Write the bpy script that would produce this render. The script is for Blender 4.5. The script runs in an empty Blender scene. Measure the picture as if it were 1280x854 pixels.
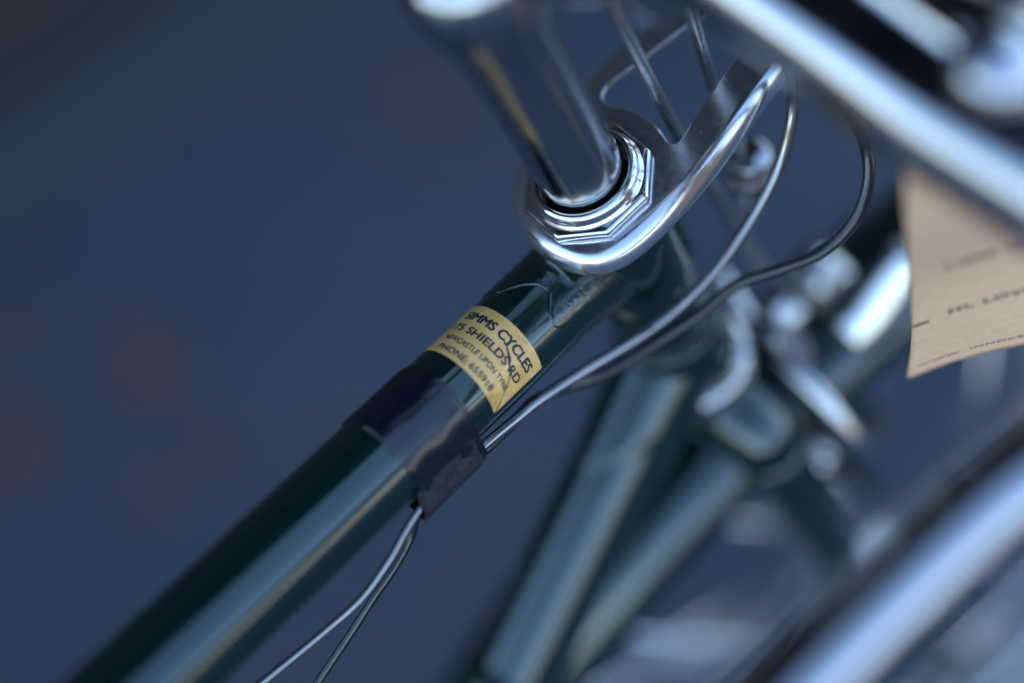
import bpy, bmesh, math, random
import numpy as np
from mathutils import Vector, Matrix, noise
random.seed(3)
S = bpy.context.scene
C = S.collection

# ------------------------------------------------------------------ bicycle frame axes (mm, seen from the lens)
def nrm(v): v = np.array(v, float); return v / np.linalg.norm(v)
r = nrm((-.660, -.623, .42))            # along the top tube, towards the saddle
f = -r
u = nrm((-.345, .428, .835))            # up the steering axis
U = nrm(u - np.dot(u, r) * r)           # world up
L = nrm(np.cross(f, U))                 # rider's right
PH = math.radians(14)                   # steering turned to the right
F = nrm(np.cross(u, L))
Fp = F * math.cos(PH) + L * math.sin(PH)
Lp = L * math.cos(PH) - F * math.sin(PH)
D, FPX = 363., 1778.
def at(px, py, z):
    k = (D - z) / FPX
    return np.array([(px - 640) * k, (427 - py) * k, z])
H = at(738, 234, 0)                     # centre of the headset
J = H - 26 * u                          # top tube meets head tube
n0 = nrm(np.array([0, 0, 1]) - r[2] * r)
q = nrm(np.cross(r, n0)); q = -q if q[0] > 0 else q
HH = 0.90                               # headset height above the ground, metres
ROT = np.array([L, f, U])
OFF = np.array([0, 0, HH - np.dot(H, U) * .001])
def W(v): return Vector(ROT @ np.array(v) * .001 + OFF)
def Wd(v): return Vector(ROT @ np.array(v))
def tub(s, th, R):
    a = math.radians(th)
    return J + s * r + R * (math.cos(a) * n0 + math.sin(a) * q)

# ------------------------------------------------------------------ camera
cd = bpy.data.cameras.new('camera'); cam = bpy.data.objects.new('camera', cd); C.objects.link(cam)
cd.sensor_width = 36; cd.lens = 50; cd.clip_start = .01; cd.clip_end = 3000
m = Matrix((Wd((1, 0, 0)), Wd((0, 1, 0)), Wd((0, 0, 1)))).transposed().to_4x4()
m.translation = W((0, 0, D)); cam.matrix_world = m
cd.dof.use_dof = True; cd.dof.focus_distance = (D - 7) * .001; cd.dof.aperture_fstop = 1.72
S.camera = cam

# ------------------------------------------------------------------ world, sun, exposure
SUN_EL, SUN_ROT = math.radians(36), math.radians(-72)
w = bpy.data.worlds.new("World"); S.world = w; w.use_nodes = True
nt = w.node_tree; bg = nt.nodes['Background']
sky = nt.nodes.new('ShaderNodeTexSky'); sky.sky_type = 'NISHITA'; sky.sun_disc = False
sky.sun_elevation = SUN_EL; sky.sun_rotation = SUN_ROT; sky.air_density = 1.0; sky.dust_density = .35; sky.ozone_density = 2.5
hs_ = nt.nodes.new('ShaderNodeHueSaturation'); hs_.inputs['Saturation'].default_value = .98
nt.links.new(sky.outputs[0], hs_.inputs['Color']); nt.links.new(hs_.outputs[0], bg.inputs[0]); bg.inputs[1].default_value = .15
sd = bpy.data.lights.new('sun', 'SUN'); sd.energy = 3.0; sd.angle = math.radians(.5); sd.color = (1, .86, .7)
so = bpy.data.objects.new('sun', sd); C.objects.link(so)
sdir = Vector((math.sin(SUN_ROT) * math.cos(SUN_EL), math.cos(SUN_ROT) * math.cos(SUN_EL), math.sin(SUN_EL)))
so.rotation_euler = sdir.to_track_quat('Z', 'Y').to_euler(); so.location = (0, 0, 20)
S.view_settings.view_transform = 'Standard'; S.view_settings.look = 'None'
S.view_settings.exposure = 2.25; S.view_settings.gamma = 1; S.view_settings.use_curve_mapping = False
S.render.engine = 'CYCLES'
S.cycles.use_denoising = True
S.cycles.max_bounces = 8; S.cycles.glossy_bounces = 6; S.cycles.caustics_reflective = False

# ------------------------------------------------------------------ materials
def mat(name, col, rough=.5, metal=0, coat=0, coat_r=.05, spec=.5):
    M = bpy.data.materials.new(name); M.use_nodes = True
    b = M.node_tree.nodes['Principled BSDF']
    b.inputs['Base Color'].default_value = (*col, 1); b.inputs['Roughness'].default_value = rough
    b.inputs['Metallic'].default_value = metal; b.inputs['Coat Weight'].default_value = coat
    b.inputs['Coat Roughness'].default_value = coat_r; b.inputs['Specular IOR Level'].default_value = spec
    return M, M.node_tree, b
def nse(t, scale, detail=4, rough=.6, coord='Object', dist=0):
    tc = t.nodes.new('ShaderNodeTexCoord'); n_ = t.nodes.new('ShaderNodeTexNoise')
    n_.inputs['Scale'].default_value = scale; n_.inputs['Detail'].default_value = detail
    n_.inputs['Roughness'].default_value = rough; n_.inputs['Distortion'].default_value = dist
    t.links.new(tc.outputs[coord], n_.inputs['Vector']); return n_.outputs['Fac']
def ramp(t, src, stops, interp='LINEAR'):
    n_ = t.nodes.new('ShaderNodeValToRGB'); e = n_.color_ramp.elements; n_.color_ramp.interpolation = interp
    while len(e) < len(stops): e.new(.5)
    for el, (p, c) in zip(e, stops):
        el.position = p; el.color = (*c, 1) if isinstance(c, tuple) else (c, c, c, 1)
    t.links.new(src, n_.inputs[0]); return n_.outputs[0]
def mixc(t, fac, a, b):
    n_ = t.nodes.new('ShaderNodeMix'); n_.data_type = 'RGBA'
    for s_, v in ((0, fac), (6, a), (7, b)):
        if hasattr(v, 'links') or hasattr(v, 'is_linked'): t.links.new(v, n_.inputs[s_])
        else: n_.inputs[s_].default_value = (*v, 1) if isinstance(v, tuple) else v
    return n_.outputs[2]
def bump(t, b, src, strength, dist=.0002, inp='Normal'):
    n_ = t.nodes.new('ShaderNodeBump'); n_.inputs['Strength'].default_value = strength
    n_.inputs['Distance'].default_value = dist
    t.links.new(src, n_.inputs['Height']); t.links.new(n_.outputs[0], b.inputs[inp])
    return n_

GREEN, t, b = mat('green_enamel', (.002, .022, .018), .28, .4, 1, .05, .1)
d = nse(t, 900, 3, .7)
spk = ramp(t, d, [(.69, 0.), (.74, 1.)])
t.links.new(mixc(t, spk, (.002, .022, .018), (.12, .14, .14)), b.inputs['Base Color'])
b.inputs['Coat IOR'].default_value = 1.72
t.links.new(ramp(t, nse(t, 140, 5), [(.3, .03), (.75, .13)]), b.inputs['Coat Roughness'])
bump(t, b, nse(t, 60, 3), .08, .0005, 'Coat Normal')

GREENT, t, b = mat('thick_green_enamel', (.002, .022, .018), .28, .4, 1, .07, .1)
b.inputs['Coat IOR'].default_value = 1.72
t.links.new(ramp(t, nse(t, 240, 5, .65), [(.3, .04), (.75, .2)]), b.inputs['Coat Roughness'])
bump(t, b, nse(t, 170, 4, .6), .35, .0007, 'Coat Normal')

CHROME, t, b = mat('worn_chrome', (.62, .63, .64), .1, 1)
pit = ramp(t, nse(t, 1500, 4, .7), [(.61, 0.), (.70, 1.)])
patch = ramp(t, nse(t, 110, 5, .65), [(.5, 0.), (.72, 1.)])
rust = ramp(t, nse(t, 420, 5, .7), [(.66, 0.), (.76, 1.)])
c1 = mixc(t, pit, (.82, .82, .81), (.12, .09, .07))
t.links.new(mixc(t, rust, c1, (.22, .13, .075)), b.inputs['Base Color'])
t.links.new(ramp(t, nse(t, 160, 5, .65), [(.35, .11), (.75, .25)]), b.inputs['Roughness'])
bump(t, b, nse(t, 200, 3, .5), .05, .0003)

PLATED, t, b = mat('dulled_plating', (.42, .43, .44), .2, .94)
spots = ramp(t, nse(t, 1900, 5, .7), [(.66, 0.), (.76, 1.)])
t.links.new(mixc(t, spots, (.74, .74, .74), (.2, .17, .14)), b.inputs['Base Color'])
t.links.new(ramp(t, nse(t, 300, 6, .7), [(.3, .12), (.7, .28)]), b.inputs['Roughness'])
bump(t, b, nse(t, 900, 4, .6), .08, .0002)

CHROME2, t, b = mat('bright_chrome', (.46, .46, .46), .12, 1)
t.links.new(ramp(t, nse(t, 90, 4, .6), [(.3, .09), (.75, .2)]), b.inputs['Roughness'])
bump(t, b, nse(t, 45, 2, .5), .1, .0006)

ALLOY, t, b = mat('grey_alloy', (.34, .34, .34), .33, 1)
t.links.new(ramp(t, nse(t, 600, 5, .7), [(.35, (.55, .54, .52)), (.7, (.28, .25, .21))]), b.inputs['Base Color'])

STEEL, t, b = mat('spoke_steel', (.8, .8, .82), .22, 1)
CABLE, t, b = mat('black_cable_housing', (.004, .004, .006), .4, 0, .8, .15)
b.inputs['Coat IOR'].default_value = 1.55
SILVER, t, b = mat('silver_grey_cable_housing', (.03, .03, .034), .35, 0, 1, .1)
b.inputs['Coat IOR'].default_value = 2.9
TAPE, t, b = mat('black_vinyl_tape', (.003, .006, .013), .3)
b.inputs['IOR'].default_value = 1.65
dust = ramp(t, nse(t, 1300, 5, .75), [(.58, 0.), (.74, 1.)])
t.links.new(mixc(t, dust, (.003, .006, .013), (.045, .05, .06)), b.inputs['Base Color'])
t.links.new(ramp(t, nse(t, 220, 5, .7), [(.35, .15), (.7, .28)]), b.inputs['Roughness'])
bump(t, b, nse(t, 240, 4, .6), .22, .0005)
TAPED, t, b = mat('dusty_tape_fold', (.012, .013, .016), .55)
dust = ramp(t, nse(t, 1500, 6, .75), [(.5, 0.), (.75, 1.)])
t.links.new(mixc(t, dust, (.009, .01, .013), (.10, .11, .125)), b.inputs['Base Color'])
bump(t, b, nse(t, 900, 4, .6), .4, .0004)
GOLD, t, b = mat('aged_gold_paper', (.55, .42, .2), .38, .0, .3, .15)
g1 = ramp(t, nse(t, 130, 6, .7), [(.3, (.90, .58, .23)), (.55, (.80, .46, .14)), (.75, (.48, .25, .07))])
g2 = ramp(t, nse(t, 1500, 4, .7), [(.63, 0.), (.72, 1.)])
t.links.new(mixc(t, g2, g1, (.2, .13, .05)), b.inputs['Base Color'])
bump(t, b, nse(t, 600, 4, .7), .15, .0003)
INK, t, b = mat('dark_blue_ink', (.008, .02, .035), .45)
t.links.new(ramp(t, nse(t, 1800, 4, .7), [(.6, (.008, .018, .03)), (.75, (.07, .06, .04))]), b.inputs['Base Color'])
KRAFT, t, b = mat('brown_kraft_paper', (.52, .36, .25), .85, spec=.2)
t.links.new(ramp(t, nse(t, 350, 4, .6), [(.3, (.95, .60, .37)), (.7, (.88, .52, .30))]), b.inputs['Base Color'])
b.inputs['Subsurface Weight'].default_value = 0
WHITE, t, b = mat('white_card', (.75, .76, .78), .7)
TYPE, t, b = mat('typewriter_ink', (.2, .145, .11), .8)
RUBBER, t, b = mat('black_rubber', (.02, .02, .022), .65)
GUM, t, b = mat('tyre_sidewall', (.16, .10, .055), .7)
STRING, t, b = mat('twine', (.4, .33, .24), .9)

ASPH, t, b = mat('worn_asphalt', (.05, .05, .05), .8, spec=.35)
a1 = ramp(t, nse(t, 1.1, 6, .6), [(.3, (.048, .066, .098)), (.7, (.110, .133, .178))])
a2 = ramp(t, nse(t, 160, 4, .8), [(.35, .55), (.7, 1.3)])
n_ = t.nodes.new('ShaderNodeMix'); n_.data_type = 'RGBA'; n_.blend_type = 'MULTIPLY'; n_.inputs[0].default_value = 1
a3 = mixc(t, ramp(t, nse(t, 2.3, 4, .6), [(.52, 0.), (.70, .6)]), a1, (.15, .085, .07)); t.links.new(a3, n_.inputs[6]); t.links.new(a2, n_.inputs[7]); t.links.new(n_.outputs[2], b.inputs['Base Color'])
bump(t, b, nse(t, 220, 5, .8), .8, .004)
KERB, t, b = mat('kerb_stone', (.16, .16, .17), .8)
t.links.new(ramp(t, nse(t, 30, 6, .7), [(.3, (.022, .028, .04)), (.7, (.036, .042, .055))]), b.inputs['Base Color'])
DARKWALL, t, b = mat('sooty_brick_wall', (.06, .05, .045), .85)
br = t.nodes.new('ShaderNodeTexBrick'); tc = t.nodes.new('ShaderNodeTexCoord'); mp = t.nodes.new('ShaderNodeMapping')
mp.inputs['Rotation'].default_value = (math.radians(90), 0, math.radians(90))
t.links.new(tc.outputs['Object'], mp.inputs[0]); t.links.new(mp.outputs[0], br.inputs[0])
br.inputs['Scale'].default_value = 4.4; br.inputs['Color1'].default_value = (.016, .016, .018, 1)
br.inputs['Color2'].default_value = (.024, .022, .023, 1); br.inputs['Mortar'].default_value = (.022, .023, .026, 1)
t.links.new(br.outputs[0], b.inputs['Base Color'])
ADDED_CANOPY, t, b = mat('added_canopy_dark', (.03, .03, .034), .8)  # plain dark surface of the overhang added for its reflection
TANWALL, t, b = mat('sandstone_wall', (.42, .30, .2), .85)
t.links.new(ramp(t, nse(t, .8, 5), [(.3, (.50, .48, .43)), (.7, (.42, .40, .36))]), b.inputs['Base Color'])
SLATE, t, b = mat('slate_roof', (.06, .065, .075), .6)
GLASS, t, b = mat('window_glass', (.02, .025, .03), .06, 0, 0, .05, .8)
LEAF, t, b = mat('dry_leaf', (.26, .075, .035), .7)
t.links.new(ramp(t, nse(t, 60, 4), [(.3, (.25, .09, .055)), (.7, (.17, .065, .04))]), b.inputs['Base Color'])

# ------------------------------------------------------------------ mesh helpers
ROOT = None
def link(name, me, material, parent=None, label=None):
    o = bpy.data.objects.new(name, me); C.objects.link(o)
    if material is not None:
        me.materials.clear(); me.materials.append(material)
    if parent is not None: o.parent = parent
    if label: o['label'] = label
    return o
def base_of(parent):
    while parent is not None and parent.parent is not None: parent = parent.parent
    return parent.location.copy() if parent is not None else Vector((0, 0, 0))
def mesh(name, verts, faces, material, parent=None, label=None, smooth=True, flat=None, conv=True):
    b0 = base_of(parent)
    vs = [(W(v) if conv else Vector(v)) - b0 for v in verts]
    me = bpy.data.meshes.new(name); me.from_pydata(vs, [], faces); me.update()
    bm = bmesh.new(); bm.from_mesh(me); bmesh.ops.recalc_face_normals(bm, faces=bm.faces); bm.to_mesh(me); bm.free()
    for i, p in enumerate(me.polygons): p.use_smooth = smooth and not (flat and i in flat)
    return link(name, me, material, parent, label)
def crom(pts, k=10):
    P = [np.array(p, float) for p in pts]; P = [2 * P[0] - P[1]] + P + [2 * P[-1] - P[-2]]; out = []
    for i in range(1, len(P) - 2):
        for j in range(k):
            x = j / k
            out.append(.5 * (2 * P[i] + (P[i + 1] - P[i - 1]) * x + (2 * P[i - 1] - 5 * P[i] + 4 * P[i + 1] - P[i + 2]) * x * x
                             + (3 * P[i] - P[i - 1] - 3 * P[i + 1] + P[i + 2]) * x ** 3))
    out.append(P[-2]); return out
def cloop(pts, k=6):
    P = [np.array(p, float) for p in pts]; n = len(P); out = []
    for i in range(n):
        a, b_, c, d_ = P[i - 1], P[i], P[(i + 1) % n], P[(i + 2) % n]
        for j in range(k):
            x = j / k
            out.append(.5 * (2 * b_ + (c - a) * x + (2 * a - 5 * b_ + 4 * c - d_) * x * x + (3 * b_ - a - 3 * c + d_) * x ** 3))
    return out
def sweep(pts, rad, n=20, flatn=None, ratio=1., cap=True):
    """tube along points; rad number or list; ratio squashes along flatn"""
    P = [np.array(p, float) for p in pts]; N = len(P); vs = []; fs = []
    R = rad if hasattr(rad, '__len__') else [rad] * N
    T = [nrm(P[min(i + 1, N - 1)] - P[max(i - 1, 0)]) for i in range(N)]
    a = flatn if flatn is not None else (np.array([0, 0, 1.]) if abs(T[0][2]) < .9 else np.array([1., 0, 0]))
    for i in range(N):
        a = nrm(a - np.dot(a, T[i]) * T[i]); c = np.cross(T[i], a)
        for j in range(n):
            th = 2 * math.pi * j / n
            vs.append(P[i] + R[i] * (math.cos(th) * a * ratio + math.sin(th) * c))
    for i in range(N - 1):
        for j in range(n):
            k = (j + 1) % n
            fs.append((i * n + j, i * n + k, (i + 1) * n + k, (i + 1) * n + j))
    if cap:
        fs.append(tuple(range(n))[::-1]); fs.append(tuple((N - 1) * n + j for j in range(n)))
    return vs, fs
def tube(name, pts, rad, material, parent, n=20, label=None, flatn=None, ratio=1.):
    vs, fs = sweep(pts, rad, n, flatn, ratio)
    return mesh(name, vs, fs, material, parent, label, flat={len(fs) - 1, len(fs) - 2})
def lathe(name, org, ax, prof, material, parent, n=64, label=None, ref=None, closed=False, shape=None):
    """prof: list of (h, radius); revolve round ax at org"""
    ax = nrm(ax); a = nrm(np.cross(ax, ref if ref is not None else (np.array([0, 0, 1.]) if abs(ax[2]) < .9 else np.array([1., 0, 0])))); c = np.cross(ax, a)
    vs = []; fs = []
    for h, R in prof:
        for j in range(n):
            th = 2 * math.pi * j / n
            RR = R * (shape(th) if shape else 1)
            vs.append(org + ax * h + RR * (math.cos(th) * a + math.sin(th) * c))
    N = len(prof)
    for i in range(N - 1 + (1 if closed else 0)):
        for j in range(n):
            k = (j + 1) % n; i2 = (i + 1) % N
            fs.append((i * n + j, i * n + k, i2 * n + k, i2 * n + j))
    o = mesh(name, vs, fs, material, parent, label)
    return o
def sharp(o, deg=35):
    o.data.set_sharp_from_angle(angle=math.radians(deg)); return o
def box(name, x0, x1, y0, y1, z0, z1, material, parent=None, label=None):
    b0 = base_of(parent)
    vs = [(x, y, z) for x in (x0, x1) for y in (y0, y1) for z in (z0, z1)]
    fs = [(0, 1, 3, 2), (4, 6, 7, 5), (0, 4, 5, 1), (2, 3, 7, 6), (0, 2, 6, 4), (1, 5, 7, 3)]
    return mesh(name, vs, fs, material, parent, label, smooth=False, conv=False)
def empty(name, loc, label=None, cat=None, parent=None):
    o = bpy.data.objects.new(name, None); o.location = loc; C.objects.link(o)
    if parent is not None: o.parent = parent
    if label: o['label'] = label
    if cat: o['category'] = cat
    return o

# ------------------------------------------------------------------ setting
g = box('ground', -400, 400, -400, 400, -.3, 0, ASPH); g['kind'] = 'structure'
WX = -1.33
bw = empty('building', (WX - 2, 0, 0), 'dark brick building whose foot runs along the top left corner', 'building')
box('wall', WX - 4, WX, -1.45, 4.2, 0, 7.5, DARKWALL, bw)
box('added_canopy', WX - .7, .50, -2.8, 4.4, 3.3, 3.5, ADDED_CANOPY, bw)  # unseen overhang, added and sized to darken reflections in bar and tubes
box('plinth', WX + .003, WX + .06, -1.45, 4.2, .004, .14, KERB, bw)
hs = empty('terrace_house', (32, 2, 0), 'low sandstone terrace with slate roof far across the street', 'building')
box('wall', 30, 36, -26, 30, 0, 4.6, TANWALL, hs)
vs = [(29.8, -26.2, 4.6), (29.8, 30.2, 4.6), (36.2, 30.2, 4.6), (36.2, -26.2, 4.6), (33, -26.2, 6.6), (33, 30.2, 6.6)]
mesh('roof', vs, [(0, 1, 5, 4), (2, 3, 4, 5), (0, 4, 3), (1, 2, 5), (0, 3, 2, 1)], SLATE, hs, smooth=False, conv=False)

# dry leaves lying on the ground (far below the depth of field)
def ground_pt(px, py):
    o = W((0, 0, D)); d_ = W(at(px, py, 0)) - o
    return o + d_ * (-o.z / d_.z)
for i, (px, py, sz, a, lb) in enumerate([(30, 395, .07, .3, 'dry leaf at the left edge of the ground, level with the sticker'), (205, 470, .08, 1.5, 'largest of the reddish dry leaves, level with the tape on the tube'),
        (165, 425, .055, 2.6, 'small reddish leaf lying just above the largest dry leaf'), (15, 585, .08, 4.1, 'reddish dry leaf cut by the left edge, lowest on that edge'),
        (275, 560, .055, 5.2, 'brown leaf lying closest to the green top tube'), (190, 625, .045, 3.3, 'small brown leaf lowest on the ground left of the top tube')]):
    p = ground_pt(px, py); vs = []; n = 14
    for j in range(n):
        x = j / (n - 1); wd = math.sin(math.pi * x ** .8) * .32
        for s_ in (-1, 0, 1):
            vs.append((p.x + sz * ((x - .5) * math.cos(a) - s_ * wd * math.sin(a)), p.y + sz * ((x - .5) * math.sin(a) + s_ * wd * math.cos(a)),
                       .004 + .006 * abs(s_) * math.sin(math.pi * x) + .008 * x * x))
    fs = [(j * 3 + k, j * 3 + k + 1, j * 3 + k + 4, j * 3 + k + 3) for j in range(n - 1) for k in (0, 1)]
    o = mesh('leaf', vs, fs, LEAF, None, conv=False)
    o['label'] = lb
    o['category'] = 'leaf'; o['group'] = 'dry leaves on the ground'

# ------------------------------------------------------------------ bicycle
gp = W(H); gp.z = 0
bike = empty('bicycle', gp, 'dark green vintage bicycle with gold dealer sticker, chrome headset and handlebar', 'bicycle')

# frame tubes
tube('top_tube', [J + s * r for s in np.linspace(6, 560, 60)], 12.7, GREEN, bike, 96)
tube('head_tube', [H - h * u for h in (12, 20, 60, 101)], 15.9, GREEN, bike, 96)
aD = math.radians(39); dd = math.cos(aD) * r - math.sin(aD) * U; DJ = H - 90 * u
tube('down_tube', [DJ + s * dd for s in np.linspace(6, 600, 40)], 14.3, GREEN, bike, 72)
# upper lug: collar round the head tube and a socket with a pointed, scalloped end over the top tube
ths = [-180, -120, -87, -60, -42, -35, -31, -24, -15, -8, 1.7, 10.7, 24, 37, 56.5, 90, 130, 180]
se = [30, 24, 25.4, 28.5, 33, 35.5, 37.6, 38.6, 38.4, 37.8, 35.4, 33.2, 33.6, 36, 41.1, 42, 36, 30]
n = 144; vs = []; fs = []
prof = [(0, 14.0), (.45, 13.6), (.75, 13.25), (.93, 13.08), (.985, 13.04), (1.0, 12.95), (1.0, 12.68)]
for k, (x, R) in enumerate(prof):
    for j in range(n):
        th = -180 + 360 * j / n; e_ = np.interp(th, ths, se)
        s_ = 8 + (e_ - 8) * x + (.15 if k == 6 else 0)
        vs.append(tub(s_, th, R))
for i in range(len(prof) - 1):
    for j in range(n): fs.append((i * n + j, i * n + (j + 1) % n, (i + 1) * n + (j + 1) % n, (i + 1) * n + j))
lug = mesh('upper_lug', vs, fs, GREENT, bike)
lathe('lug_collar', H, -u, [(12.2, 15.5), (12.3, 17.1), (13, 17.5), (17, 17.5), (36, 17.3), (41, 17.2), (42.2, 16.8), (42.4, 15.8)], GREEN, lug, 96)
# lower lug
def sock(x): return DJ + x * dd
vs = []; fs = []; n = 96
b1 = nrm(np.cross(dd, Lp)); b2 = np.cross(dd, b1)
for k, (x, R) in enumerate([(2, 17), (22, 15.6), (34, 15.3), (40, 15.2), (41, 14.9), (41.2, 14.2)]):
    for j in range(n):
        th = 2 * math.pi * j / n; ex = 7 * math.cos(3 * th) if k > 1 else 0
        vs.append(sock(x + ex) + R * (math.cos(th) * b1 + math.sin(th) * b2))
for i in range(5):
    for j in range(n): fs.append((i * n + j, i * n + (j + 1) % n, (i + 1) * n + (j + 1) % n, (i + 1) * n + j))
ll = mesh('lower_lug', vs, fs, GREEN, bike)
lathe('lug_collar', H, -u, [(72.6, 15.8), (72.8, 16.8), (74, 17.3), (90, 17.5), (100, 17.6), (101.2, 17.2), (101.3, 15.0)], GREEN, ll, 96)
# headset
lathe('upper_cup', H, -u, [(2.2, 11.5), (2.2, 16.2), (3, 17.3), (5, 18.1), (7.5, 18.3), (9, 17.6), (10, 16.8), (12, 16.6), (12.1, 12)], CHROME, bike)
lathe('lower_cup', H, -u, [(101.4, 12), (101.4, 17), (103, 18.8), (106, 20), (109, 20.2), (111, 19.6), (112, 18.5), (112.2, 16), (114, 17.2), (116, 17), (117, 16), (117, 12)], CHROME2, bike)

def octo(th): return math.cos(math.pi / 8) / math.cos(((th + .30) % (math.pi / 4)) - math.pi / 8)
nut = lathe('lock_nut', H, u, [(1.2, 12), (1.2, 17.4), (1.6, 17.8), (3.0, 17.8), (3.6, 17.5), (4.0, 17.0), (4.05, 15.3)], CHROME, bike, 128, shape=octo)
sharp(nut, 60)
lathe('nut_crown', H, u, [(3.8, 15.3), (4.1, 15.25), (4.5, 14.95), (4.8, 14.6), (5.1, 14.4), (5.7, 14.3), (6.4, 14.15), (7.0, 13.8), (7.4, 13.3), (7.6, 12.8), (7.55, 12.4), (7.2, 12.15), (6.5, 12.05), (3, 12.0)], CHROME, nut, 96)

# lamp bracket: pressed keyhole plate with a rolled-down rim
outl = [(-27.3, 21.4), (-28.1, 30.8), (-27.4, 40.3), (-25.8, 49.5), (-22, 58.5), (-13.7, 63.8), (-1.5, 63.5), (6.7, 60.0), (11.2, 53.5), (15.1, 42.3), (18.6, 29.6), (21.0, 16.5), (22.5, 3.4), (21.6, -8.0), (16.8, -15.6), (8.3, -19.8), (-2.5, -20.8), (-13, -17.8), (-20.5, -11.6), (-24.6, -2), (-26.4, 9)]
wind = [(-17.6, 19.2), (-19.4, 21.0), (-19.9, 24.8), (-18.6, 35.5), (-17.0, 47.3), (-13.8, 52.6), (-8.2, 54.4), (-3.2, 52.6), (1.3, 46.0), (4.8, 35.1), (8.2, 24.5), (7.0, 21.8), (-.1, 22.9), (-9.0, 21.9), (-14.0, 19.6)]
outl = [(x, y if y < 40 else 40 + (y - 40) * 1.45) for x, y in outl]; wind = [(x, y if y < 40 else 40 + (y - 40) * 1.45) for x, y in wind]
OL = cloop(outl, 6); WN = cloop(wind, 5)
def rimw(p):
    k_ = min(1, max(0, (p[1] - 2) / 16))
    return 1 - (.62 if p[0] < 0 else .42) * k_
def offset(loop, d_, wf=None):
    n = len(loop); out = []
    area = sum(loop[i][0] * loop[(i + 1) % n][1] - loop[(i + 1) % n][0] * loop[i][1] for i in range(n))
    sg = 1 if area > 0 else -1
    for i in range(n):
        t_ = nrm(loop[(i + 1) % n] - loop[i - 1]); out.append(loop[i] + sg * d_ * (wf(loop[i]) if wf else 1) * np.array([-t_[1], t_[0]]))
    return out
def pl(p, h): return H + p[0] * Lp + p[1] * Fp + h * u
b0 = base_of(bike)
bm = bmesh.new()
def ring(loop, h): return [bm.verts.new(W(pl(p, h)) - b0) for p in loop]
rings = [ring(offset(OL, d_, rimw), h) for d_, h in ((6.4, 1.0), (5.8, 1.0), (4.8, .93), (3.7, .7), (2.6, .2), (1.6, -.55), (.8, -1.55), (.25, -2.8), (0, -4.1), (0, -5.2), (.3, -5.7), (.9, -5.7), (1.0, -4), (1.9, -2.2), (3.6, -.8), (6.4, -.3))]
wr = [ring(offset(WN, -d_), h) for d_, h in ((.5, 1.0), (.1, .9), (0, .7), (0, 0.), (.1, -.2), (.5, -.3))]
hc = [ring([np.array([13 * math.cos(a), 13 * math.sin(a)]) for a in np.linspace(0, 2 * math.pi, 48, endpoint=False)], h) for h in (1.0, -.3)]
for rs in (rings, wr):
    for i in range(len(rs) - 1):
        m_ = len(rs[i])
        for j in range(m_): bm.faces.new((rs[i][j], rs[i][(j + 1) % m_], rs[i + 1][(j + 1) % m_], rs[i + 1][j])).smooth = True
for A_, B_, C_ in ((rings[0], wr[0], hc[0]), (rings[-1], wr[-1], hc[1])):
    es = []
    for lp in (A_, B_, C_):
        for j in range(len(lp)):
            e_ = bm.edges.get((lp[j], lp[(j + 1) % len(lp)])) or bm.edges.new((lp[j], lp[(j + 1) % len(lp)])); es.append(e_)
    res = bmesh.ops.triangle_fill(bm, edges=es, use_beauty=True)
    for g_ in res['geom']:
        if isinstance(g_, bmesh.types.BMFace): g_.smooth = False
bmesh.ops.recalc_face_normals(bm, faces=bm.faces)
me = bpy.data.meshes.new('lamp_bracket'); bm.to_mesh(me); bm.free()
brk = link('lamp_bracket', me, PLATED, bike, 'tarnished chrome lamp bracket with a rounded window')
# thin brass shim between cup and plate
lathe('washer', H, -u, [(.35, 12), (.35, 19.2), (.7, 19.5), (1.6, 19.5), (2.0, 19.2), (2.0, 12)], CHROME, bike)

# stem
stp = [H + h * u for h in (-6, 6, 9, 12, 30, 50, 62, 70, 76, 82, 88, 92, 94)]
stem = tube('stem', stp, [11.1, 11.1, 11.1, 11.1, 11.15, 11.3, 11.9, 13, 14.2, 14.8, 14.2, 11.5, 7], CHROME2, bike, 64)
CL = at(800, -95, 62)
tube('stem_extension', crom([H + 74 * u, H + 76 * u + 14 * Fp, .35 * (H + 75 * u) + .65 * CL, CL], 8), 11.5, CHROME2, stem, 40)
lathe('expander_bolt', H + 93 * u, u, [(0, 9), (3.5, 9), (4.5, 8.2), (4.6, 4.5), (2, 4.2), (2, .01)], CHROME, stem, 32)
# handlebar
bdir = nrm(at(1185, 147, 95) - at(922, -38, 72))
hb = [at(250, -560, 10), at(560, -320, 35), at(740, -165, 55), at(922, -38, 72), at(1060, 57, 83), at(1185, 147, 95), at(1330, 240, 104), at(1440, 340, 108), at(1430, 470, 103), at(1304, 574, 99), at(1197, 664, 101), at(1052, 804, 106), at(892, 967, 114), at(632, 1222, 128)]
bar = tube('handlebar', crom(hb, 10), [12.7] * 61 + [12.2] * 5 + [11.7] * 5 + [9.2] * 60, CHROME2, bike, 48)
tube('clamp_band', [CL - 16 * bdir, CL - 15 * bdir, CL + 15 * bdir, CL + 16 * bdir], [13, 15.5, 15.5, 13], CHROME2, stem, 40)
lev = tube('brake_lever', crom([at(930, -130, 60), at(1080, -30, 70), at(1190, 30, 84), at(1300, 80, 96), at(1420, 180, 108), at(1500, 330, 108)], 8), 8.5, CHROME2, bike, 32)
lathe('lever_pivot', at(1243, 92, 104), nrm((.2, .3, 1)), [(-12, 9), (2, 9), (5, 8.2), (7, 5.5), (7.6, .01)], CHROME2, lev, 40)

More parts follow.
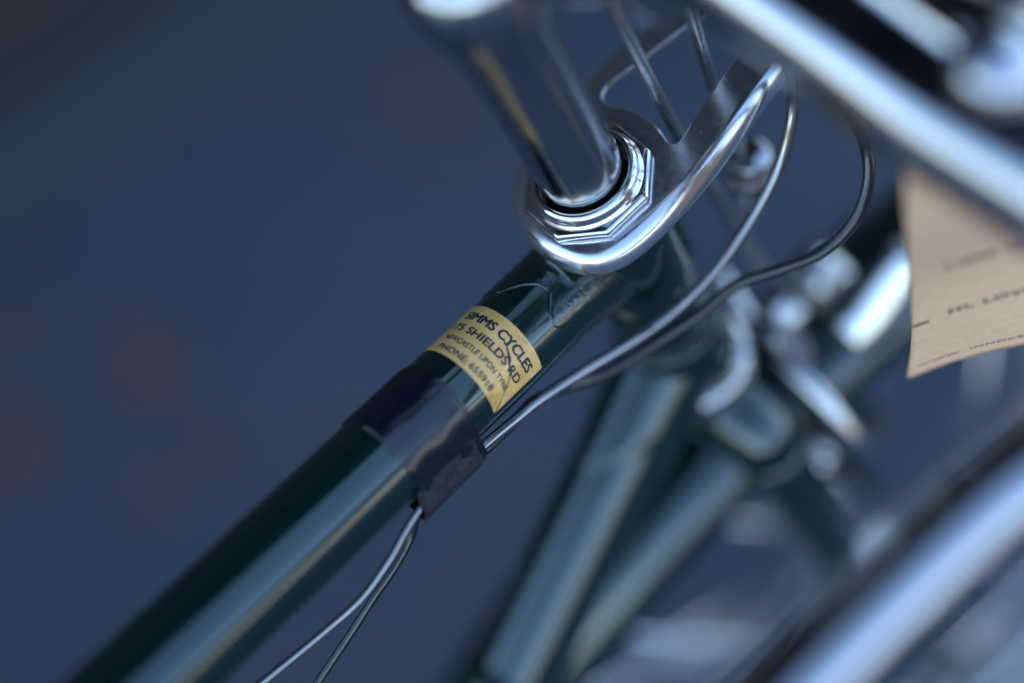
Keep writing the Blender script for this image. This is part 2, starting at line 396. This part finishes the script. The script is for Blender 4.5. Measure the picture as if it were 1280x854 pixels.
# fork
CR = H - 125 * u
crown = tube('fork_crown', [CR - 33 * Lp - 4 * u, CR - 30 * Lp, CR - 14 * Lp + 5 * u, CR + 6 * u, CR + 14 * Lp + 5 * u, CR + 30 * Lp, CR + 33 * Lp - 4 * u], [9, 12, 14, 16, 14, 12, 9], GREEN, bike, 32)
for s_ in (1, -1):
    bp = crom([CR + s_ * 30 * Lp, CR - 60 * u + s_ * 38 * Lp, CR - 180 * u + s_ * 44 * Lp + 2 * Fp, CR - 290 * u + s_ * 47 * Lp + 14 * Fp, CR - 365 * u + s_ * 49 * Lp + 45 * Fp], 8)
    tube('fork_blade', bp, list(np.interp(np.linspace(0, 1, len(bp)), [0, .35, 1], [11.5, 10.5, 6])), GREEN, bike, 28)
HUB = H - 490 * u + 45 * Fp
whl = empty('front_wheel', (0, 0, 0), None, None, bike)
def wpt(R, ps, x): a = math.radians(ps); return HUB + R * (math.cos(a) * u + math.sin(a) * Fp) + x * Lp
def ringsec(name, prof, material, parent, n=160, a0=0, a1=360, closedp=True):
    full = (a1 - a0) >= 360; m_ = n if full else n + 1; vs = []; fs = []; k = len(prof)
    for i in range(m_):
        for R, x in prof: vs.append(wpt(R, a0 + (a1 - a0) * i / n, x))
    for i in range(n):
        for j in range(k if closedp else k - 1):
            i2 = (i + 1) % m_; j2 = (j + 1) % k
            fs.append((i * k + j, i * k + j2, i2 * k + j2, i2 * k + j))
    return mesh(name, vs, fs, material, parent)
ringsec('rim', [(312, -13), (306, -13.3), (303, -11), (299, -4), (298, 0), (299, 4), (303, 11), (306, 13.3), (312, 13), (308, 8), (306, 0), (308, -8)], CHROME2, whl)
ringsec('tyre', [(322 + 16 * math.cos(a), 16 * math.sin(a)) for a in np.linspace(0, 2 * math.pi, 16, endpoint=False)], RUBBER, whl)
lathe('hub', HUB, Lp, [(-48, .1), (-48, 7), (-40, 7), (-39, 12), (-34, 24), (-32, 24), (-30, 14), (0, 9), (30, 14), (32, 24), (34, 24), (39, 12), (40, 7), (48, 7), (48, .1)], CHROME2, whl, 40)
sp0 = None
for i in range(36):
    sd_ = 1 if i % 2 else -1; tg = 46 if (i // 2) % 2 else -46
    a = i * 10 + 5
    p0 = wpt(21, a + tg, sd_ * 33); p1 = wpt(300, a, sd_ * 3)
    tube('spoke', [p0, p1], 1.15, STEEL, whl, 6)
# mudguard (curved blade over the tyre)
gpf = [(343 + 0 * a, 0) for a in (0,)]
gpf = [(332 + 18 * math.cos(a), 25 * math.sin(a)) for a in np.linspace(-1.75, 1.75, 19)] + [(331 + 17.8 * math.cos(a), 24.2 * math.sin(a)) for a in np.linspace(1.75, -1.75, 19)]
mg = ringsec('mudguard', gpf, GREEN, bike, 120, -112, 34)
for s_ in (1, -1):
    for ps in (-52, -88): tube('mudguard_stay', [wpt(8, ps, s_ * 52), wpt(332, ps, s_ * 27)], 2.2, STEEL, mg, 10)
# cable clip band across the down tube
tube('pump_peg_band', [sock(118), sock(119), sock(131), sock(132)], [14.4, 15.4, 15.4, 14.4], GREEN, bike, 60)
# brake caliper in front of the crown
CB = H - 128 * u + 22 * Fp
cal = empty('brake_caliper', (0, 0, 0), None, None, bike)
for s_ in (1, -1):
    cp = crom([CB + 18 * u - s_ * 20 * Lp + 4 * Fp, CB + 6 * u + s_ * 4 * Lp, CB + 2 * u + s_ * 26 * Lp, CB - 20 * u + s_ * 42 * Lp, CB - 50 * u + s_ * 40 * Lp, CB - 60 * u + s_ * 38 * Lp], 7)
    tube('caliper_arm', cp, 9, CHROME2, cal, 20, flatn=Fp, ratio=.55)
    tube('brake_pad', [CB - 54 * u + s_ * 26 * Lp - 26 * Fp, CB - 54 * u + s_ * 26 * Lp + 22 * Fp], 6.5, RUBBER, cal, 12)
lathe('centre_bolt', CB - 10 * Fp, Fp, [(0, 6), (14, 6), (14.5, 11), (20, 11), (21, 9), (22, 6), (28, 6), (29, 4), (29.2, .1)], CHROME2, cal, 24)
lathe('adjuster', at(1020, 352, -125), nrm(at(1050, 315, -85) - at(1000, 395, -98)), [(-11, .1), (-11, 8.5), (-9, 10), (9, 10), (11, 8.5), (11, .1)], CHROME2, cal, 24)
tube('lever_link', crom([at(1060, 420, -96), at(1085, 398, -92), at(1118, 352, -85), at(1145, 322, -80)], 5), 8.5, CHROME2, cal, 18, flatn=np.array([0, 0, 1.]), ratio=.4)
lathe('pinch_bolt', at(1020, 482, -125), nrm((.5, .7, .45)), [(-10, .1), (-10, 7.5), (10, 7.5), (11.5, 5), (11.5, .1)], CHROME2, cal, 20)
lathe('pinch_bolt', at(1088, 400, -120), nrm((.5, .5, .6)), [(-6, .1), (-6, 8), (5, 8), (7, 6), (7, .1)], CHROME2, cal, 20)
lathe('pinch_bolt', at(1012, 580, -130), nrm((.5, .6, .5)), [(-8, .1), (-8, 7.5), (8, 7.5), (9.5, 5), (9.5, .1)], CHROME2, cal, 20)
# barrel adjuster in its hanger, seen between the bracket arm and the black cables
ba = lathe('barrel_adjuster', at(936, 214, -46), nrm((-.15, .45, .88)), [(-14, .1), (-14, 4), (-3, 4), (-3, 6.4), (-1, 7), (1, 6.4), (2, 5), (4, 5), (4.5, 6.6), (8, 6.6), (9, 5.5), (9.2, .1)], CHROME2, bike, 10)
# bare rods passing through the bracket window to the front brake
def rod(pts, R, material=ALLOY): return tube('brake_rod', crom(pts, 8), R, material, bike, 16)
rod([at(700, -110, 52), at(757, -5, 36), at(800, 76, 16), at(848, 168, -14), at(903, 255, -46), at(960, 345, -82)], 1.75)
rod([at(848, -40, 30), at(868, 30, 12), at(893, 112, -14), at(920, 170, -40), at(934, 205, -52)], 1.75)

# black cables that swing round from the bar and run under the tape
ca = [at(930, 20, 34), at(975, 62, 20), at(991, 112, 8), at(988, 160, 2), at(968, 222, -5), at(925, 296, -12), at(872, 362, -16), at(810, 414, -18), tub(44, -97, 17.5), tub(58, -92, 15.8), tub(72, -88, 14.7), tub(82, -88, 14.7), tub(92, -89, 14.7)]
ca += [at(507, 664, 18), at(487, 700, 18), at(452, 748, 17), at(405, 790, 16), at(350, 835, 17), at(280, 892, 20), at(180, 975, 25)]
cb = [at(1010, 60, 40), at(1055, 132, 18), at(1080, 175, 8), at(1086, 222, 4), at(1070, 272, 0), at(1030, 314, -5), at(978, 336, -10), at(920, 357, -16), at(868, 398, -20), at(815, 432, -24), at(750, 470, -24), tub(47, -112, 17.6), tub(60, -104, 16.6), tub(72, -100, 16), tub(82, -100, 15.6), tub(92, -102, 15.4)]
cb += [at(514, 672, 10), at(492, 712, 8), at(467, 748, 6), at(440, 790, 4), at(405, 842, 2), at(360, 910, 0), at(290, 1010, -4)]
for pts, thin, cm in ((ca, 8, SILVER), (cb, 11, CABLE)):
    P_ = crom(pts, 10); k0 = thin * 10; rad = [1.65 if i < k0 else max(1.1, 1.65 - .55 * (i - k0) / 40) for i in range(len(P_))]
    tube('cable', P_, rad, cm, bike, 20)

# tape wrapped round tube and cables: hull of circles, with a lifted, dusty fold over the cables
def hull2(pts):
    pts = sorted(map(tuple, pts)); out = []
    for seq in (pts, pts[::-1]):
        h_ = []
        for p in seq:
            while len(h_) > 1 and (h_[-1][0] - h_[-2][0]) * (p[1] - h_[-2][1]) - (h_[-1][1] - h_[-2][1]) * (p[0] - h_[-2][0]) <= 0: h_.pop()
            h_.append(p)
        out += h_[:-1]
    return out
def circ(cx, cy, R): return [(cx + R * math.cos(a), cy + R * math.sin(a)) for a in np.linspace(0, 2 * math.pi, 120, endpoint=False)]
c_a = (14.7 * math.cos(math.radians(-88)), 14.7 * math.sin(math.radians(-88))); c_b = (15.8 * math.cos(math.radians(-101)), 15.8 * math.sin(math.radians(-101)))
def rad_at(hull, th):
    """support from the centre of the tube: ray / polygon"""
    dx, dy = math.cos(th), math.sin(th); best = 0
    for i in range(len(hull)):
        x1, y1 = hull[i]; x2, y2 = hull[(i + 1) % len(hull)]; ex, ey = x2 - x1, y2 - y1
        den = dx * ey - dy * ex
        if abs(den) < 1e-9: continue
        t_ = (x1 * ey - y1 * ex) / den; k_ = (x1 * dy - y1 * dx) / den
        if t_ > 0 and -1e-6 <= k_ <= 1 + 1e-6: best = max(best, t_)
    return best
hl = hull2(circ(0, 0, 12.75) + circ(*c_a, 1.9) + circ(*c_b, 1.9))
n = 240; RAD = [rad_at(hl, -math.pi + 2 * math.pi * j / n) for j in range(n)]
def tape(name, s0, s1, extra, material, parent, seed, th0=-180, th1=180, ns=40, wob=.35):
    full = th1 - th0 >= 360; cols = [j for j in range(n + (0 if full else 1)) if full or th0 <= -180 + 360 * j / n <= th1]
    vs = []; fs = []; m_ = len(cols)
    for i in range(ns + 3):
        x = min(1, max(0, (i - 1) / ns))
        for j in cols:
            th = -180 + 360 * j / n; R = RAD[j % n] + extra
            e0 = s0 + wob * (noise.noise(Vector((th * .05, seed, 0)))); e1 = s1 + wob * (noise.noise(Vector((th * .05, seed + 9, 0))))
            s_ = e0 + (e1 - e0) * x
            ww = noise.noise(Vector((s_ * .16, th * .045, seed + 3)))
            bulge = math.exp(-((th + 62) / 22.) ** 2)
            R += .20 * ww + bulge * (.55 * noise.noise(Vector((s_ * .21, th * .06, seed))) - .25)
            if i == 0 or i == ns + 2: R -= extra + .12
            elif i == 1 or i == ns + 1: R -= .02
            vs.append(tub(s_, th, R))
    for i in range(ns + 2):
        for j in range(m_ if full else m_ - 1):
            k = (j + 1) % m_; fs.append((i * m_ + j, i * m_ + k, (i + 1) * m_ + k, (i + 1) * m_ + j))
    return mesh(name, vs, fs, material, parent)
tp = tape('tape', 72.3, 92.6, .55, TAPE, bike, 1.5)
tp['label'] = 'glossy black tape binding two cables to the top tube'
tape('tape_layer', 71.0, 90.6, .26, TAPE, tp, 6.2)
tape('tape_fold', 73.2, 93.4, .72, TAPED, tp, 3.3, -112, -57, wob=.45)

# gold dealer sticker and its lettering
def wrap_patch(name, s0, s1, t0, t1, R, material, parent, ns=24, nt_=60, ragged=.12):
    vs = []; fs = []
    for i in range(ns + 1):
        for j in range(nt_ + 1):
            x, y = i / ns, j / nt_; th = t0 + (t1 - t0) * y; s_ = s0 + (s1 - s0) * x
            if i in (0, ns): s_ += ragged * noise.noise(Vector((th * .35, i, 2.)))
            if j in (0, nt_): th += ragged * 5 * noise.noise(Vector((s_ * 1.7, j, 4.)))
            vs.append(tub(s_, th, R - (.0 if 0 < i < ns and 0 < j < nt_ else .05)))
    k = nt_ + 1
    for i in range(ns):
        for j in range(nt_): fs.append((i * k + j, i * k + j + 1, (i + 1) * k + j + 1, (i + 1) * k + j))
    return mesh(name, vs, fs, material, parent)
stk = wrap_patch('sticker', 46.9, 64.9, -57, 82, 12.80, GOLD, bike)
stk['label'] = 'worn gold paper sticker with dark blue lettering'
def text_mesh(body, cap, width, bold, spacing=1.0):
    cu = bpy.data.curves.new('t', 'FONT'); cu.body = body; cu.align_x = 'CENTER'; cu.size = 1; cu.offset = bold; cu.resolution_u = 4
    cu.space_character = spacing
    o = bpy.data.objects.new('t', cu); C.objects.link(o); bpy.context.view_layer.update()
    me = bpy.data.meshes.new_from_object(o.evaluated_get(bpy.context.evaluated_depsgraph_get()))
    bpy.data.objects.remove(o); bpy.data.curves.remove(cu)
    xs = [v.co.x for v in me.vertices]; w_ = max(xs) - min(xs); cx = (max(xs) + min(xs)) / 2
    bm = bmesh.new(); bm.from_mesh(me)
    bmesh.ops.triangulate(bm, faces=bm.faces); 
    vs = [((v.co.x - cx) * width / w_, v.co.y * cap / .73) for v in bm.verts]; fs = [tuple(v.index for v in f_.verts) for f_ in bm.faces]
    bm.free(); bpy.data.meshes.remove(me); return vs, fs
for body, mid, cap, wd, ct, bold, fat in (('SIMMS CYCLES', 50.8, 2.75, 24.8, 11.5, .0, .17), ('175 SHIELDS RD', 55.2, 2.35, 26.2, 14, .0, .12), ('NEWCASTLE UPON TYNE', 59.2, 1.65, 23.6, 12, .0, .03), ('PHONE: 655918', 62.7, 1.85, 19.2, 16, .0, .06)):
    tv, tf = text_mesh(body, cap, wd, bold)
    av = []; af = []
    for k_, (ox, oy) in enumerate(((-1, 0), (1, 0), (0, -.7), (0, .7))):      # heavier strokes
        af += [tuple(i_ + len(av) for i_ in t_) for t_ in tf]
        av += [tub(mid + cap / 2 - y - oy * fat, ct - math.degrees((x + ox * fat) / 12.86), 12.86 + .004 * k_) for x, y in tv]
    mesh('lettering', av, af, INK, stk)
# torn crease across the sticker (bare green shows)
cp = [(51.6, 6, .12), (52.3, 1, .55), (52.6, -4, .45), (53.4, -10, .65), (54.2, -16, .95), (55.2, -21, .55), (55.4, -24, .75), (56.3, -28, .22), (57.6, -34, .18), (59.6, -40, .16), (61.4, -45, .14), (63.4, -52, .3), (65.1, -57, .42)]
vs = []; fs = []
cc = crom([(a, b_, c_) for a, b_, c_ in cp], 6)
for i, (s_, th, wd) in enumerate(cc):
    wd *= 1 + .5 * noise.noise(Vector((i * .4, 0, 0))); j_ = .25 * noise.noise(Vector((i * .35, 5, 0)))
    for e_ in (-1, 1): vs.append(tub(s_ + j_ * .5, th + e_ * math.degrees(wd / 2 / 12.9) * .75 + j_ * 2, 12.90)); vs[-1] = vs[-1] + r * e_ * wd * .3
for i in range(len(cc) - 1): fs.append((2 * i, 2 * i + 1, 2 * i + 3, 2 * i + 2))
mesh('crease', vs, fs, INK, stk)

# ------------------------------------------------------------------ kraft paper tag hanging from the bar, white card behind it
def tag_pt(x, y, off=0):
    """x 0..1 left to right, y 0..1 bottom to top"""
    bl, br = at(1132, 468, -16), at(1490, 352, 12); tl, tr = at(1135, 205, 78), at(1520, 130, 84)
    p = (bl * (1 - x) + br * x) * (1 - y) + (tl * (1 - x) + tr * x) * y
    nn = nrm(np.cross(br - bl, tl - bl))
    wv = 1.6 * math.sin(3.2 * y + .6) + 1.5 * math.sin(4.4 * x + .3 + 1.4 * y)
    p = p + nn * (wv + off) + (br - bl) * (.010 * math.sin(y * 5.2) * (1 - x)) + (tl - bl) * (.035 * math.sin(x * 7.5) * (1 - y))
    return p
tagb = W(tag_pt(.5, 0))
tg = empty('paper_tag', tagb, 'brown kraft paper tag with typed lines hanging at the right', 'tag')
N = 40; vs = [tag_pt(i / N, j / N) for i in range(N + 1) for j in range(N + 1)]
fs = [(i * (N + 1) + j, (i + 1) * (N + 1) + j, (i + 1) * (N + 1) + j + 1, i * (N + 1) + j + 1) for i in range(N) for j in range(N)]
pp = mesh('paper', vs, fs, KRAFT, tg); md = pp.modifiers.new('thickness', 'SOLIDIFY'); md.thickness = .0003; md.offset = 0
wid, hei = np.linalg.norm(tag_pt(1, 0) - tag_pt(0, 0)), np.linalg.norm(tag_pt(0, 1) - tag_pt(0, 0))
sgn = 1 if nrm(np.cross(tag_pt(1, 0) - tag_pt(0, 0), tag_pt(0, 1) - tag_pt(0, 0)))[2] > 0 else -1
for body, x0, y0, cap, wd, bold in (('WWW. INNOCENT-INK', .03, .06, 1.7, 42, .0), ('-', .0, .31, 6.5, 4.5, .03), ('HI, LOVE LETTERS', .13, .33, 3.0, 46, .03), ('LIEBE GREETINGS', .12, .56, 2.8, 46, .02)):
    tv, tf = text_mesh(body, cap, wd, bold, 1.15)
    mesh('lettering', [tag_pt(x0 + (x + wd / 2) / wid, y0 + y / hei, .32 * sgn) for x, y in tv], tf, TYPE, pp)
tube('string', crom([tag_pt(.45, .97, 1), at(1290, 215, 70), at(1270, 150, 96), at(1240, 118, 112)], 6), .8, STRING, tg, 8)
